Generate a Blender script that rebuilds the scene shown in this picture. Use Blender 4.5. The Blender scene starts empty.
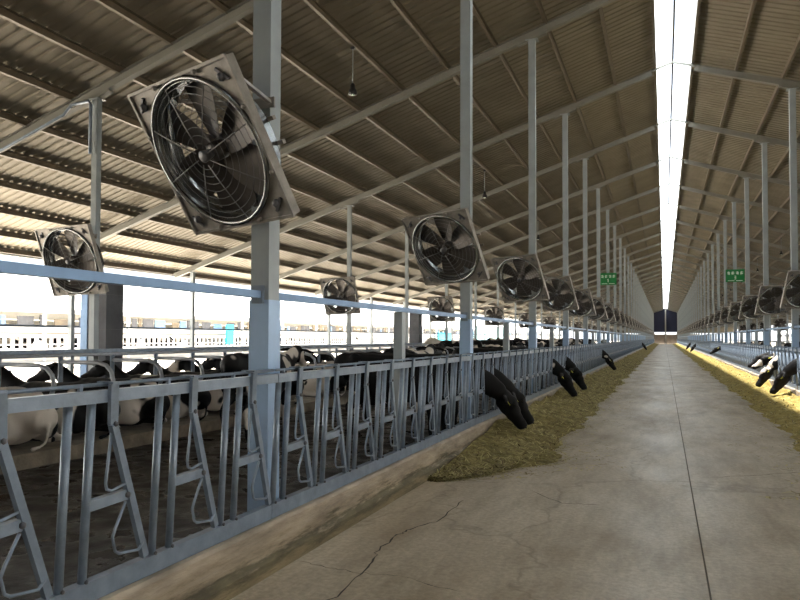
import bpy, bmesh, math, random
from mathutils import Vector, Matrix, Euler
from mathutils import noise as mnoise
PI = math.pi
sc = bpy.context.scene
COL = sc.collection

# ------------------------------------------------------------------ camera, world, sun, exposure
F_PX = 693.6
PHI, TH, ROLL, CAM_H = 0.0274, 0.3643, 0.0032, 1.73
cam_d = bpy.data.cameras.new('camera')
cam_d.sensor_width = 36.0
cam_d.lens = 36.0 * F_PX / 800.0
cam_d.clip_end = 2000
cam = bpy.data.objects.new('camera', cam_d)
COL.objects.link(cam)
cam_d.shift_y = 18.2 / 800.0
cR = Vector((math.cos(TH), math.sin(TH), 0)); cF = Vector((-math.sin(TH) * math.cos(PHI), math.cos(TH) * math.cos(PHI), math.sin(PHI))); cU = cR.cross(cF)
cR, cU = cR * math.cos(ROLL) + cU * math.sin(ROLL), -cR * math.sin(ROLL) + cU * math.cos(ROLL)
cam.matrix_world = Matrix(((cR.x, cU.x, -cF.x, 0), (cR.y, cU.y, -cF.y, 0), (cR.z, cU.z, -cF.z, CAM_H), (0, 0, 0, 1)))
sc.camera = cam

w = bpy.data.worlds.new('world'); sc.world = w; w.use_nodes = True
nt = w.node_tree; nt.nodes.clear()
out = nt.nodes.new('ShaderNodeOutputWorld'); bg = nt.nodes.new('ShaderNodeBackground')
tc = nt.nodes.new('ShaderNodeTexCoord'); sx = nt.nodes.new('ShaderNodeSeparateXYZ')
cr = nt.nodes.new('ShaderNodeValToRGB')
cr.color_ramp.elements[0].position = 0.0; cr.color_ramp.elements[0].color = (0.86, 0.93, 1.0, 1)
cr.color_ramp.elements[1].position = 0.7; cr.color_ramp.elements[1].color = (0.55, 0.72, 1.0, 1)
nt.links.new(tc.outputs['Generated'], sx.inputs[0]); nt.links.new(sx.outputs['Z'], cr.inputs[0])
nt.links.new(cr.outputs[0], bg.inputs[0]); nt.links.new(bg.outputs[0], out.inputs[0])
bg.inputs[1].default_value = 1.15

sun_d = bpy.data.lights.new('sun', 'SUN'); sun_d.energy = 28.0; sun_d.angle = math.radians(1.5)
sun_d.color = (1.0, 0.95, 0.86)
sun = bpy.data.objects.new('sun', sun_d); COL.objects.link(sun)
sun.rotation_euler = Vector((-0.287, -0.05, 1.0)).to_track_quat('Z', 'Y').to_euler()

sc.view_settings.view_transform = 'Standard'
sc.view_settings.look = 'None'
sc.view_settings.gamma = 1.0
sc.view_settings.use_curve_mapping = False
sc.view_settings.exposure = 1.0
sc.cycles.max_bounces = 10
sc.cycles.diffuse_bounces = 6
sc.cycles.transparent_max_bounces = 12
sc.cycles.sample_clamp_indirect = 6.0

# ------------------------------------------------------------------ materials
def mat(name, col, rough=0.6, metal=0.0, noise=None, bump=None, spec=0.5, scale_vec=None, col2=None, coord='Object'):
    m = bpy.data.materials.new(name); m.use_nodes = True
    n = m.node_tree.nodes; l = m.node_tree.links
    b = n['Principled BSDF']
    b.inputs['Base Color'].default_value = (*col, 1)
    b.inputs['Roughness'].default_value = rough
    b.inputs['Metallic'].default_value = metal
    b.inputs['Specular IOR Level'].default_value = spec
    t = n.new('ShaderNodeTexCoord'); mp = n.new('ShaderNodeMapping')
    l.new(t.outputs[coord], mp.inputs[0])
    if scale_vec: mp.inputs['Scale'].default_value = scale_vec
    if noise:
        sc_, amt = noise
        nz = n.new('ShaderNodeTexNoise'); nz.inputs['Scale'].default_value = sc_; nz.inputs['Detail'].default_value = 6
        nz.inputs['Roughness'].default_value = 0.6
        l.new(mp.outputs[0], nz.inputs['Vector'])
        r = n.new('ShaderNodeValToRGB')
        c2 = col2 or tuple(c * (1 - amt) for c in col)
        r.color_ramp.elements[0].position = 0.32; r.color_ramp.elements[0].color = (*c2, 1)
        r.color_ramp.elements[1].position = 0.68; r.color_ramp.elements[1].color = (*[min(1, c * (1 + amt * 0.4)) for c in col], 1)
        l.new(nz.outputs['Fac'], r.inputs[0]); l.new(r.outputs[0], b.inputs['Base Color'])
    if bump:
        sc_, st = bump
        nz = n.new('ShaderNodeTexNoise'); nz.inputs['Scale'].default_value = sc_; nz.inputs['Detail'].default_value = 5
        l.new(mp.outputs[0], nz.inputs['Vector'])
        bp = n.new('ShaderNodeBump'); bp.inputs['Strength'].default_value = st; bp.inputs['Distance'].default_value = 0.02
        l.new(nz.outputs['Fac'], bp.inputs['Height']); l.new(bp.outputs[0], b.inputs['Normal'])
    return m

M = {}
M['galv'] = mat('galvanised_steel', (0.20, 0.25, 0.32), 0.38, 0.2, (9, 0.25), (60, 0.05))
M['post'] = mat('post_paint', (0.31, 0.345, 0.36), 0.45, 0.2, (3, 0.12))
M['blue'] = mat('blue_grey_tube', (0.17, 0.28, 0.46), 0.42, 0.3, (5, 0.15))
M['rafter'] = mat('rafter_paint', (0.24, 0.235, 0.21), 0.5, 0.1, (2, 0.12))
M['purlin'] = mat('purlin_steel', (0.17, 0.14, 0.10), 0.5, 0.3, (2, 0.2))
M['sheet'] = mat('roof_sheet', (0.30, 0.265, 0.205), 0.5, 0.42, (1.2, 0.18))
M['fan'] = mat('fan_galvanised', (0.29, 0.27, 0.245), 0.4, 0.35, (7, 0.35), (40, 0.06))
M['ring'] = mat('fan_ring_steel', (0.28, 0.29, 0.29), 0.25, 0.8, (5, 0.2))
M['blade'] = mat('fan_blade_steel', (0.085, 0.075, 0.068), 0.4, 0.5, (6, 0.3))
M['wire'] = mat('guard_wire', (0.16, 0.16, 0.16), 0.4, 0.7)
M['motor'] = mat('motor_casing', (0.10, 0.10, 0.11), 0.45, 0.3)
M['black'] = mat('black_plastic', (0.012, 0.012, 0.014), 0.5)
M['bolt'] = mat('bolt_steel', (0.12, 0.12, 0.13), 0.4, 0.6)
M['navy'] = mat('navy_curtain', (0.006, 0.008, 0.03), 0.8)
M['kerb'] = mat('kerb_concrete', (0.42, 0.345, 0.26), 0.85, 0, (3.5, 0.45), (30, 0.4), scale_vec=(1, 0.5, 2.5))
M['pillar'] = mat('dark_render', (0.10, 0.105, 0.12), 0.85, 0, (2, 0.25))
M['white'] = mat('white_sheet', (0.82, 0.82, 0.80), 0.6)
M['white2'] = mat('pale_beam', (0.55, 0.53, 0.54), 0.6)
M['cyan'] = mat('cyan_board', (0.02, 0.55, 0.75), 0.5)
M['pcyan'] = mat('pale_cyan_board', (0.35, 0.72, 0.80), 0.5)
M['dkwall'] = mat('brown_grey_wall', (0.06, 0.052, 0.045), 0.9, 0, (1, .3))
M['dim_yard'] = mat('bounce_cut_ground', (0.24, 0.21, 0.16), 0.9, 0, (0.3, 0.3))
M['sleeve'] = mat('sky_tinted_paint', (0.34, 0.48, 0.68), 0.42, 0.25, (3, .12))  # bluer post paint, sky light below the tie beam put into the colour
M['loop'] = mat('bright_galvanised', (0.40, 0.43, 0.47), 0.35, 0.5, (6, .2))
M['royal'] = mat('royal_blue_board', (0.01, 0.09, 0.55), 0.5)
M['ground'] = mat('yard_ground', (0.62, 0.56, 0.47), 0.9, 0, (0.3, 0.2))
M['bed'] = mat('stall_sand', (0.22, 0.18, 0.13), 0.95, 0, (4, 0.4), (25, 0.6))
M['green'] = mat('green_board', (0.0, 0.17, 0.035), 0.45)
M['letter'] = mat('white_letters', (0.75, 0.85, 0.75), 0.5)
M['hoof'] = mat('hoof', (0.05, 0.04, 0.03), 0.6)
M['eye'] = mat('eye', (0.008, 0.006, 0.005), 0.12)
M['pink'] = mat('udder_skin', (0.45, 0.26, 0.22), 0.6)
M['tag'] = mat('yellow_tag', (0.75, 0.72, 0.05), 0.5)
M['joint'] = mat('joint_filler', (0.13, 0.10, 0.07), 0.95)
M['crack'] = mat('crack_dark', (0.06, 0.05, 0.04), 0.95)

def manure():
    m = mat('wet_manure_floor', (0.030, 0.024, 0.019), 0.5, 0, (1.6, 0.5), None)
    n = m.node_tree.nodes; l = m.node_tree.links; b = n['Principled BSDF']
    mp = n['Mapping']
    nz = n.new('ShaderNodeTexNoise'); nz.inputs['Scale'].default_value = 9; nz.inputs['Detail'].default_value = 8
    nz.inputs['Roughness'].default_value = 0.7
    l.new(mp.outputs[0], nz.inputs['Vector'])
    bp = n.new('ShaderNodeBump'); bp.inputs['Strength'].default_value = 0.9; bp.inputs['Distance'].default_value = 0.05
    l.new(nz.outputs['Fac'], bp.inputs['Height']); l.new(bp.outputs[0], b.inputs['Normal'])
    n2 = n.new('ShaderNodeTexNoise'); n2.inputs['Scale'].default_value = 2.2; n2.inputs['Detail'].default_value = 4
    l.new(mp.outputs[0], n2.inputs['Vector'])
    r = n.new('ShaderNodeMapRange'); r.inputs[1].default_value = 0.4; r.inputs[2].default_value = 0.65
    r.inputs[3].default_value = 0.22; r.inputs[4].default_value = 0.75
    l.new(n2.outputs['Fac'], r.inputs[0]); l.new(r.outputs[0], b.inputs['Roughness'])
    return m
M['manure'] = manure()

def aisle():
    m = bpy.data.materials.new('aisle_concrete'); m.use_nodes = True
    n = m.node_tree.nodes; l = m.node_tree.links; b = n['Principled BSDF']
    t = n.new('ShaderNodeTexCoord')
    def noise(s, sv, det=8, rg=0.6):
        mp = n.new('ShaderNodeMapping'); mp.inputs['Scale'].default_value = sv
        l.new(t.outputs['Object'], mp.inputs[0])
        z = n.new('ShaderNodeTexNoise'); z.inputs['Scale'].default_value = s; z.inputs['Detail'].default_value = det
        z.inputs['Roughness'].default_value = rg
        l.new(mp.outputs[0], z.inputs['Vector']); return z.outputs['Fac']
    def ramp(f, p0, c0, p1, c1):
        r = n.new('ShaderNodeValToRGB'); r.color_ramp.elements[0].position = p0; r.color_ramp.elements[0].color = (*c0, 1)
        r.color_ramp.elements[1].position = p1; r.color_ramp.elements[1].color = (*c1, 1)
        l.new(f, r.inputs[0]); return r.outputs[0]
    def mul(a, c, fac=1.0):
        x = n.new('ShaderNodeMix'); x.data_type = 'RGBA'; x.blend_type = 'MULTIPLY'; x.inputs[0].default_value = fac
        l.new(a, x.inputs[6]); l.new(c, x.inputs[7]); return x.outputs[2]
    base = ramp(noise(0.8, (1, 0.45, 1)), 0.35, (0.38, 0.285, 0.18), 0.66, (0.61, 0.51, 0.38))
    st = ramp(noise(3.4, (1, 0.22, 1), 12, 0.75), 0.36, (0.70, 0.67, 0.62), 0.6, (1, 1, 1))
    fine = ramp(noise(22, (1, 1, 1), 6, 0.7), 0.3, (0.70, 0.70, 0.70), 0.62, (1.08, 1.08, 1.08))
    c = mul(mul(base, st), fine)
    # cracks: edges of large distorted cells
    mp = n.new('ShaderNodeMapping'); mp.inputs['Scale'].default_value = (0.55, 0.28, 1)
    l.new(t.outputs['Object'], mp.inputs[0])
    dz = n.new('ShaderNodeTexNoise'); dz.inputs['Scale'].default_value = 1.6; dz.inputs['Detail'].default_value = 5
    l.new(t.outputs['Object'], dz.inputs['Vector'])
    mx = n.new('ShaderNodeMix'); mx.data_type = 'VECTOR'; mx.inputs[0].default_value = 0.35
    l.new(mp.outputs[0], mx.inputs[4]); l.new(dz.outputs['Color'], mx.inputs[5])
    v = n.new('ShaderNodeTexVoronoi'); v.feature = 'DISTANCE_TO_EDGE'; v.inputs['Scale'].default_value = 1.0
    l.new(mx.outputs[1], v.inputs['Vector'])
    ck = ramp(v.outputs['Distance'], 0.001, (0.72, 0.70, 0.66), 0.010, (1, 1, 1))
    c = mul(c, ck)
    l.new(c, b.inputs['Base Color'])
    rr = n.new('ShaderNodeMapRange'); rr.inputs[1].default_value = 0.3; rr.inputs[2].default_value = 0.7
    rr.inputs[3].default_value = 0.37; rr.inputs[4].default_value = 0.60
    l.new(noise(1.5, (1, 0.3, 1)), rr.inputs[0]); l.new(rr.outputs[0], b.inputs['Roughness'])
    bp = n.new('ShaderNodeBump'); bp.inputs['Strength'].default_value = 0.25; bp.inputs['Distance'].default_value = 0.01
    l.new(noise(14, (1, 1, 1), 8, 0.7), bp.inputs['Height']); l.new(bp.outputs[0], b.inputs['Normal'])
    return m
M['aisle'] = aisle()
def kerb_mat():
    m = M['kerb']; n = m.node_tree.nodes; l = m.node_tree.links; b = n['Principled BSDF']
    src = b.inputs['Base Color'].links[0].from_socket
    t = n.new('ShaderNodeTexCoord'); sp = n.new('ShaderNodeSeparateXYZ'); l.new(t.outputs['Object'], sp.inputs[0])
    mp = n.new('ShaderNodeMapping'); mp.inputs['Scale'].default_value = (1, .35, 3); l.new(t.outputs['Object'], mp.inputs[0])
    z = n.new('ShaderNodeTexNoise'); z.inputs['Scale'].default_value = 5; z.inputs['Detail'].default_value = 9; z.inputs['Roughness'].default_value = .7
    l.new(mp.outputs[0], z.inputs['Vector'])
    mr = n.new('ShaderNodeMapRange'); mr.inputs[1].default_value = .36; mr.inputs[2].default_value = .64; mr.inputs[3].default_value = -.07; mr.inputs[4].default_value = .07
    l.new(z.outputs['Fac'], mr.inputs[0])
    ad = n.new('ShaderNodeMath'); ad.operation = 'ADD'; l.new(sp.outputs['Z'], ad.inputs[0]); l.new(mr.outputs[0], ad.inputs[1])
    r = n.new('ShaderNodeValToRGB'); e = r.color_ramp.elements      # mossy splash band with a ragged edge
    e[0].position = .03; e[0].color = (.62, .60, .45, 1); e[1].position = .30; e[1].color = (1, 1, 1, 1)
    for p, c in ((.07, (.40, .40, .30, 1)), (.13, (.34, .34, .27, 1)), (.19, (.9, .88, .82, 1))): k = e.new(p); k.color = c
    l.new(ad.outputs[0], r.inputs[0])
    x = n.new('ShaderNodeMix'); x.data_type = 'RGBA'; x.blend_type = 'MULTIPLY'; x.inputs[0].default_value = 1
    l.new(src, x.inputs[6]); l.new(r.outputs[0], x.inputs[7]); l.new(x.outputs[2], b.inputs['Base Color'])
kerb_mat()

def feed_mat(name, a, b_, c_):
    m = bpy.data.materials.new(name); m.use_nodes = True
    n = m.node_tree.nodes; l = m.node_tree.links; b = n['Principled BSDF']
    t = n.new('ShaderNodeTexCoord'); z = n.new('ShaderNodeTexNoise'); z.inputs['Scale'].default_value = 6
    z.inputs['Detail'].default_value = 10; z.inputs['Roughness'].default_value = 0.75
    l.new(t.outputs['Object'], z.inputs['Vector'])
    r = n.new('ShaderNodeValToRGB'); e = r.color_ramp.elements
    e[0].position = 0.36; e[0].color = (*a, 1); e[1].position = 0.66; e[1].color = (*c_, 1)
    k = e.new(0.5); k.color = (*b_, 1)
    l.new(z.outputs['Fac'], r.inputs[0]); l.new(r.outputs[0], b.inputs['Base Color'])
    b.inputs['Roughness'].default_value = 0.9; b.inputs['Specular IOR Level'].default_value = 0.15
    z2 = n.new('ShaderNodeTexNoise'); z2.inputs['Scale'].default_value = 40; z2.inputs['Detail'].default_value = 6
    l.new(t.outputs['Object'], z2.inputs['Vector'])
    bp = n.new('ShaderNodeBump'); bp.inputs['Strength'].default_value = 0.9; bp.inputs['Distance'].default_value = 0.03
    l.new(z2.outputs['Fac'], bp.inputs['Height']); l.new(bp.outputs[0], b.inputs['Normal'])
    return m
M['feedL'] = feed_mat('olive_silage', (0.10, 0.075, 0.025), (0.24, 0.19, 0.07), (0.42, 0.34, 0.14))
M['feedR'] = feed_mat('golden_silage', (0.20, 0.14, 0.035), (0.33, 0.245, 0.075), (0.46, 0.37, 0.14))

def skylight_mat():
    m = bpy.data.materials.new('skylight_sheet'); m.use_nodes = True
    n = m.node_tree.nodes; l = m.node_tree.links; n.clear()
    o = n.new('ShaderNodeOutputMaterial'); a = n.new('ShaderNodeBsdfTransparent'); t = n.new('ShaderNodeBsdfTranslucent')
    x = n.new('ShaderNodeMixShader'); x.inputs[0].default_value = 0.5
    a.inputs[0].default_value = (0.95, 0.97, 1, 1); t.inputs[0].default_value = (0.6, 0.65, 0.68, 1)
    l.new(a.outputs[0], x.inputs[1]); l.new(t.outputs[0], x.inputs[2]); l.new(x.outputs[0], o.inputs[0])
    return m
M['skylight'] = skylight_mat()

def cow_mat(name, thr, scale=1.15):
    m = bpy.data.materials.new(name); m.use_nodes = True
    n = m.node_tree.nodes; l = m.node_tree.links; b = n['Principled BSDF']
    t = n.new('ShaderNodeTexCoord'); oi = n.new('ShaderNodeObjectInfo')
    mu = n.new('ShaderNodeMath'); mu.operation = 'MULTIPLY'; mu.inputs[1].default_value = 57.0
    l.new(oi.outputs['Random'], mu.inputs[0])
    z = n.new('ShaderNodeTexNoise'); z.noise_dimensions = '4D'; z.inputs['Scale'].default_value = scale
    z.inputs['Detail'].default_value = 2.5; z.inputs['Roughness'].default_value = 0.45
    l.new(t.outputs['Object'], z.inputs['Vector']); l.new(mu.outputs[0], z.inputs['W'])
    r = n.new('ShaderNodeValToRGB'); e = r.color_ramp.elements
    e[0].position = thr; e[0].color = (0.005, 0.0045, 0.005, 1); e[1].position = thr + 0.012; e[1].color = (0.58, 0.52, 0.45, 1)
    l.new(z.outputs['Fac'], r.inputs[0]); l.new(r.outputs[0], b.inputs['Base Color'])
    b.inputs['Roughness'].default_value = 0.6; b.inputs['Specular IOR Level'].default_value = 0.2
    return m
M['cow'] = cow_mat('holstein_coat', 0.545)
M['cowp'] = cow_mat('pied_holstein_coat', 0.575, 2.2)
M['cowd'] = cow_mat('dark_holstein_coat', 0.72)

# ------------------------------------------------------------------ mesh builder
class MB:
    def __init__(s): s.v = []; s.f = []; s.m = []; s.mats = []; s.sm = []
    def mi(s, m):
        if m not in s.mats: s.mats.append(m)
        return s.mats.index(m)
    def add(s, vs, fs, m, smooth=False):
        o = len(s.v); s.v += [tuple(v) for v in vs]; k = s.mi(m)
        for f in fs: s.f.append(tuple(o + i for i in f)); s.m.append(k); s.sm.append(smooth)
    def box(s, c, d, m, mx=None):
        x, y, z = d[0] / 2, d[1] / 2, d[2] / 2; c = Vector(c)
        vs = [Vector(p) for p in ((-x,-y,-z),(x,-y,-z),(x,y,-z),(-x,y,-z),(-x,-y,z),(x,-y,z),(x,y,z),(-x,y,z))]
        if mx is not None: vs = [mx @ v for v in vs]
        s.add([c + v for v in vs], [(0,3,2,1),(4,5,6,7),(0,1,5,4),(1,2,6,5),(2,3,7,6),(3,0,4,7)], m)
    def span(s, a, b, m): s.box([(a[i] + b[i]) / 2 for i in range(3)], [abs(a[i] - b[i]) for i in range(3)], m)
    def bar(s, a, b, w_, h_, m, up=(0, 0, 1)):      # rectangular bar a->b, w_ sideways, h_ along up
        a, b = Vector(a), Vector(b); d = (b - a).normalized(); u = Vector(up)
        if abs(d.dot(u)) > 0.99: u = Vector((0, 1, 0))
        r = d.cross(u).normalized(); u = r.cross(d).normalized()
        vs = []
        for p in (a, b):
            for i, j in ((-1,-1),(1,-1),(1,1),(-1,1)): vs.append(p + r * w_ / 2 * i + u * h_ / 2 * j)
        s.add(vs, [(3,2,1,0),(4,5,6,7),(0,1,5,4),(1,2,6,5),(2,3,7,6),(3,0,4,7)], m)
    def tube(s, pts, r, m, n=8, closed=False, cap=True):
        pts = [Vector(p) for p in pts]; k = len(pts); rs = r if isinstance(r, (list, tuple)) else [r] * k
        vs = []; prev = None
        for i, p in enumerate(pts):
            if closed: d = pts[(i + 1) % k] - pts[i - 1]
            else: d = pts[min(i + 1, k - 1)] - pts[max(i - 1, 0)]
            d.normalize()
            if prev is None:
                u = Vector((0, 0, 1)) if abs(d.z) < 0.9 else Vector((0, 1, 0))
                u = (u - d * u.dot(d)).normalized()
            else:
                u = (prev - d * prev.dot(d)).normalized()
            prev = u; q = d.cross(u)
            for j in range(n):
                t = 2 * PI * j / n; vs.append(p + (u * math.cos(t) + q * math.sin(t)) * rs[i])
        fs = []
        for i in range(k if closed else k - 1):
            i2 = (i + 1) % k
            for j in range(n): fs.append((i * n + j, i * n + (j + 1) % n, i2 * n + (j + 1) % n, i2 * n + j))
        if cap and not closed: fs.append(tuple(range(n))[::-1]); fs.append(tuple((k - 1) * n + j for j in range(n)))
        s.add(vs, fs, m, True)
    def ball(s, c, r, m, n=10, mx=None):
        rr = r if isinstance(r, (tuple, list)) else (r, r, r); c = Vector(c); vs = []; h = n // 2
        for i in range(h + 1):
            a = PI * i / h
            for j in range(n):
                b = 2 * PI * j / n
                v = Vector((math.sin(a) * math.cos(b) * rr[0], math.sin(a) * math.sin(b) * rr[1], math.cos(a) * rr[2]))
                if mx is not None: v = mx @ v
                vs.append(c + v)
        fs = []
        for i in range(h):
            for j in range(n): fs.append((i * n + j, (i + 1) * n + j, (i + 1) * n + (j + 1) % n, i * n + (j + 1) % n))
        s.add(vs, fs, m, True)
    def mesh(s, name):
        me = bpy.data.meshes.new(name); me.from_pydata(s.v, [], s.f)
        for m in s.mats: me.materials.append(m)
        me.polygons.foreach_set('material_index', s.m); me.polygons.foreach_set('use_smooth', s.sm)
        me.validate(); me.update(); return me
    def build(s, name, parent=None): return link(name, s.mesh(name), parent)

def link(name, me, parent=None):
    o = bpy.data.objects.new(name, me); COL.objects.link(o)
    if parent: o.parent = parent
    return o
def tag(o, label=None, cat=None, group=None, kind=None):
    if label: o['label'] = label
    if cat: o['category'] = cat
    if group: o['group'] = group
    if kind: o['kind'] = kind
    return o
def empty(name, loc=(0, 0, 0), rot=(0, 0, 0)):
    o = bpy.data.objects.new(name, None); COL.objects.link(o); o.location = loc; o.rotation_euler = rot
    o.empty_display_size = 0.2; return o
def copy_tree(o, parent=None):
    c = o.copy(); COL.objects.link(c)
    if parent: c.parent = parent
    for ch in list(o.children): copy_tree(ch, c)
    return c
def struct(o): o['kind'] = 'structure'; return o
ORD = ['first','second','third','fourth','fifth','sixth','seventh','eighth','ninth','tenth','eleventh','twelfth','thirteenth','fourteenth','fifteenth','sixteenth']

# ------------------------------------------------------------------ dimensions of the barn
XC = 0.297                       # ridge line
RZ, SL = 10.08, 0.322           # height of rafter underside at the ridge, slope
def roofz(x): return RZ - SL * abs(x - XC)
Y0, BAY, NB = 4.766, 6.0, 36
YA, YE = -8.0, 216.0
PX = {'left': -2.967, 'right': 3.52}
P2 = {'left': -10.65, 'right': 11.24}
PE = {'left': -17.5, 'right': 18.1}
SGN = {'left': -1, 'right': 1}
FR = [Y0 + BAY * k for k in range(-2, NB)]

# ------------------------------------------------------------------ ground, floors, kerbs
b = MB(); b.span((-160, -60, -0.4), (160, 420, -0.05), M['ground']); tag(struct(b.build('ground')))
b = MB(); b.span((-2.8, YA, -0.2), (0.269, YE + 3, 0), M['aisle']); struct(b.build('floor'))
b = MB(); b.span((0.283, YA, -0.2), (3.35, YE + 3, 0), M['aisle']); struct(b.build('floor'))
b = MB(); b.span((0.262, YA, -0.2), (0.288, YE + 3, -0.006), M['joint']); struct(b.build('trim_1'))
for sd in ('left', 'right'):
    s = SGN[sd]; px = PX[sd]
    b = MB(); b.span((px + s * -0.085, YA, -0.2), (s * 18.6, YE, 0.0), M['manure']); struct(b.build('floor'))
    b = MB()
    xf = px - s * 0.25                                   # kerb face to the aisle
    prof = [(xf - s * 0.035, 0), (xf - s * 0.035, 0.10), (xf, 0.14), (xf, 0.335), (xf + s * 0.02, 0.355), (xf + s * 0.165, 0.355), (xf + s * 0.165, 0)]
    vs = []; fs = []
    ys = [YA, YE]
    for y in ys: vs += [(x, y, z) for x, z in prof]
    n_ = len(prof)
    for j in range(n_): fs.append((j, (j + 1) % n_, n_ + (j + 1) % n_, n_ + j) if s > 0 else (j, n_ + j, n_ + (j + 1) % n_, (j + 1) % n_))
    fs.append(tuple(range(n_))); fs.append(tuple(range(n_, 2 * n_))[::-1])
    b.add(vs, fs, M['kerb']); struct(b.build('wall_' + sd))

b = MB(); b.span((20, -60, -0.06), (160, 420, -0.02), M['dim_yard']); struct(b.build('ground'))  # darker right yard, added to weaken the bounce light on the left roof

# crack lines in the aisle slab seen in the photo
def crack(pts, wd):
    b = MB(); vs = []; random.seed(len(pts))
    P = []
    for i in range(len(pts) - 1):
        a, c = Vector((*pts[i], 0)), Vector((*pts[i + 1], 0))
        for k in range(6):
            q = a.lerp(c, k / 6); P.append(q + Vector((random.uniform(-.02, .02), random.uniform(-.02, .02), 0)))
    P.append(Vector((*pts[-1], 0)))
    for i, p in enumerate(P):
        d = (P[min(i + 1, len(P) - 1)] - P[max(i - 1, 0)]).normalized(); q = Vector((-d.y, d.x, 0)) * wd * (0.4 + random.random() * 0.8)
        if i in (0, len(P) - 1): q *= 0.1
        vs += [p + q + Vector((0, 0, .0015)), p - q + Vector((0, 0, .0015))]
    b.add(vs, [(2 * i, 2 * i + 1, 2 * i + 3, 2 * i + 2) for i in range(len(P) - 1)], M['crack']); return b
for i, (pp, wd) in enumerate([([(-2.07, 4.0), (-2.06, 4.45), (-2.09, 4.89), (-2.19, 5.25), (-2.19, 5.71), (-2.15, 5.9), (-2.0, 6.32), (-2.01, 7.2)], .008),
                              ([(-2.66, 4.76), (-2.35, 4.72), (-2.1, 4.7), (-1.8, 4.73), (-1.3, 4.6)], .004),
                              ([(-1.44, 7.94), (-1.03, 7.43), (-0.64, 7.5)], .006),
                              ([(.43, 9.41), (1.12, 9.88), (1.63, 10.3)], .006)]):
    struct(crack(pp, wd).build('trim_%d' % (i + 2)))

# ------------------------------------------------------------------ roof: sheets, skylight, purlins, rafters
HW = 0.52
def sheet(sd):
    s = SGN[sd]; b = MB(); pitch = 0.25; off = 0.20 + 0.17
    x0, x1 = XC + s * HW, XC + s * 18.9
    ys = []; y = YA
    while y < YE + 1:
        ys += [(y, 0), (y + 0.14, 0), (y + 0.165, 0.026), (y + 0.225, 0.026)]; y += pitch
    xs = [x0, XC + s * 6.6, XC + s * 12.9, x1]; vs = []
    for xi, x in enumerate(xs):
        for (y, h) in ys: vs.append((x, y, roofz(x) + off + h))
    n = len(ys); fs = []
    for i in range(len(xs) - 1):
        for j in range(n - 1):
            f = (i * n + j, i * n + j + 1, (i + 1) * n + j + 1, (i + 1) * n + j)
            fs.append(f)
    o = len(vs)
    b.add(vs, fs, M['sheet'])
    return b.build('ceiling')
for sd in ('left', 'right'): struct(sheet(sd))
b = MB()
for s in (-1, 1):
    for ya in FR[:-1]:
        pass
    x0, x1 = XC + s * 0.05, XC + s * (HW + 0.12); z0, z1 = roofz(x0) + 0.45, roofz(x1) + 0.45
    b.add([(x0, YA, z0), (x0, YE, z0), (x1, YE, z1), (x1, YA, z1), (x0, YA, z0 + .01), (x0, YE, z0 + .01), (x1, YE, z1 + .01), (x1, YA, z1 + .01)],
          [(0, 1, 2, 3), (7, 6, 5, 4), (0, 3, 7, 4), (1, 5, 6, 2)], M['skylight'])
struct(b.build('window_1'))
b = MB(); b.span((XC - 0.025, YA, RZ + 0.30), (XC + 0.025, YE, RZ + 0.42), M['purlin'])
tag(b.build('ridge_beam'), 'dark steel ridge beam dividing the bright ridge skylight strip in two', 'beam')
pur_x = [0.50 + 1.235 * i for i in range(16)]
pur_x[0] = 0.54; pur_x[15] = 18.8
for sd in ('left', 'right'):
    s = SGN[sd]
    b = MB(); L = YE - YA                                  # C section purlin
    b.span((-0.01, 0, 0), (0.01, L, 0.16), M['purlin']); b.span((0.01, 0, 0), (0.065, L, 0.012), M['purlin']); b.span((0.01, 0, 0.148), (0.065, L, 0.16), M['purlin'])
    me = b.mesh('roof_purlin')
    for i, dx in enumerate(pur_x):
        x = XC + s * dx; o = link('roof_purlin', me); o.location = (x, YA, roofz(x) + 0.20)
        where = 'bordering the ridge skylight' if i == 0 else ('bordering the eaves' if i == 15 else '%s from the ridge skylight' % ORD[i])
        tag(o, 'long grey steel purlin under the %s roof slope, %s' % (sd, where), 'purlin', 'roof purlins of the %s slope' % sd)
for sd in ('left', 'right'):
    s = SGN[sd]; b = MB()
    x1 = s * 18.7 ; x0 = 0.0
    def rp(x, z): return (XC + x, 0, roofz(XC + x) + z)
    xs_ = s * 0.62
    b.bar(rp(xs_, .008), rp(x1, .008), 0.14, 0.016, M['rafter'])
    b.bar(rp(xs_, .192), rp(x1, .192), 0.14, 0.012, M['rafter'])
    b.bar(rp(xs_, .10), rp(x1, .10), 0.012, 0.18, M['rafter'])
    b.bar(rp(0, .16), rp(xs_, .16), 0.05, 0.07, M['rafter'])
    me = b.mesh('roof_rafter')
    mgs = []
    for px in (PX[sd], P2[sd]):
        gu = MB(); gu.bar((px - s * .35, 0, roofz(px - s * .35) - 0.03), (px + s * .35, 0, roofz(px + s * .35) - 0.03), 0.14, 0.05, M['rafter'])
        mgs.append(gu.mesh('haunch_plate'))
    for k, y in enumerate(FR):
        if y < 0: where = 'over the near end'
        o = link('roof_rafter', me); o.location = (0, y, 0)
        [link('haunch_plate', mg, o) for mg in (mgs if y < 90 else [])]
        kk = k - 2
        if kk < 0: lb = 'grey steel roof rafter of the %s slope, nearest the viewer' % sd
        elif sd == 'right' and kk < 3: lb = 'grey rafter of the right roof slope reaching beyond the right photo edge'
        elif kk < 14: lb = 'grey rafter of the %s roof slope meeting the %s visible tall post' % (sd, ORD[kk - (3 if sd == 'right' else 0)])
        else: lb = 'small distant grey rafter at the far end of the %s roof slope' % sd
        tag(o, lb, 'rafter', 'roof rafters of the %s slope' % sd)

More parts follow.
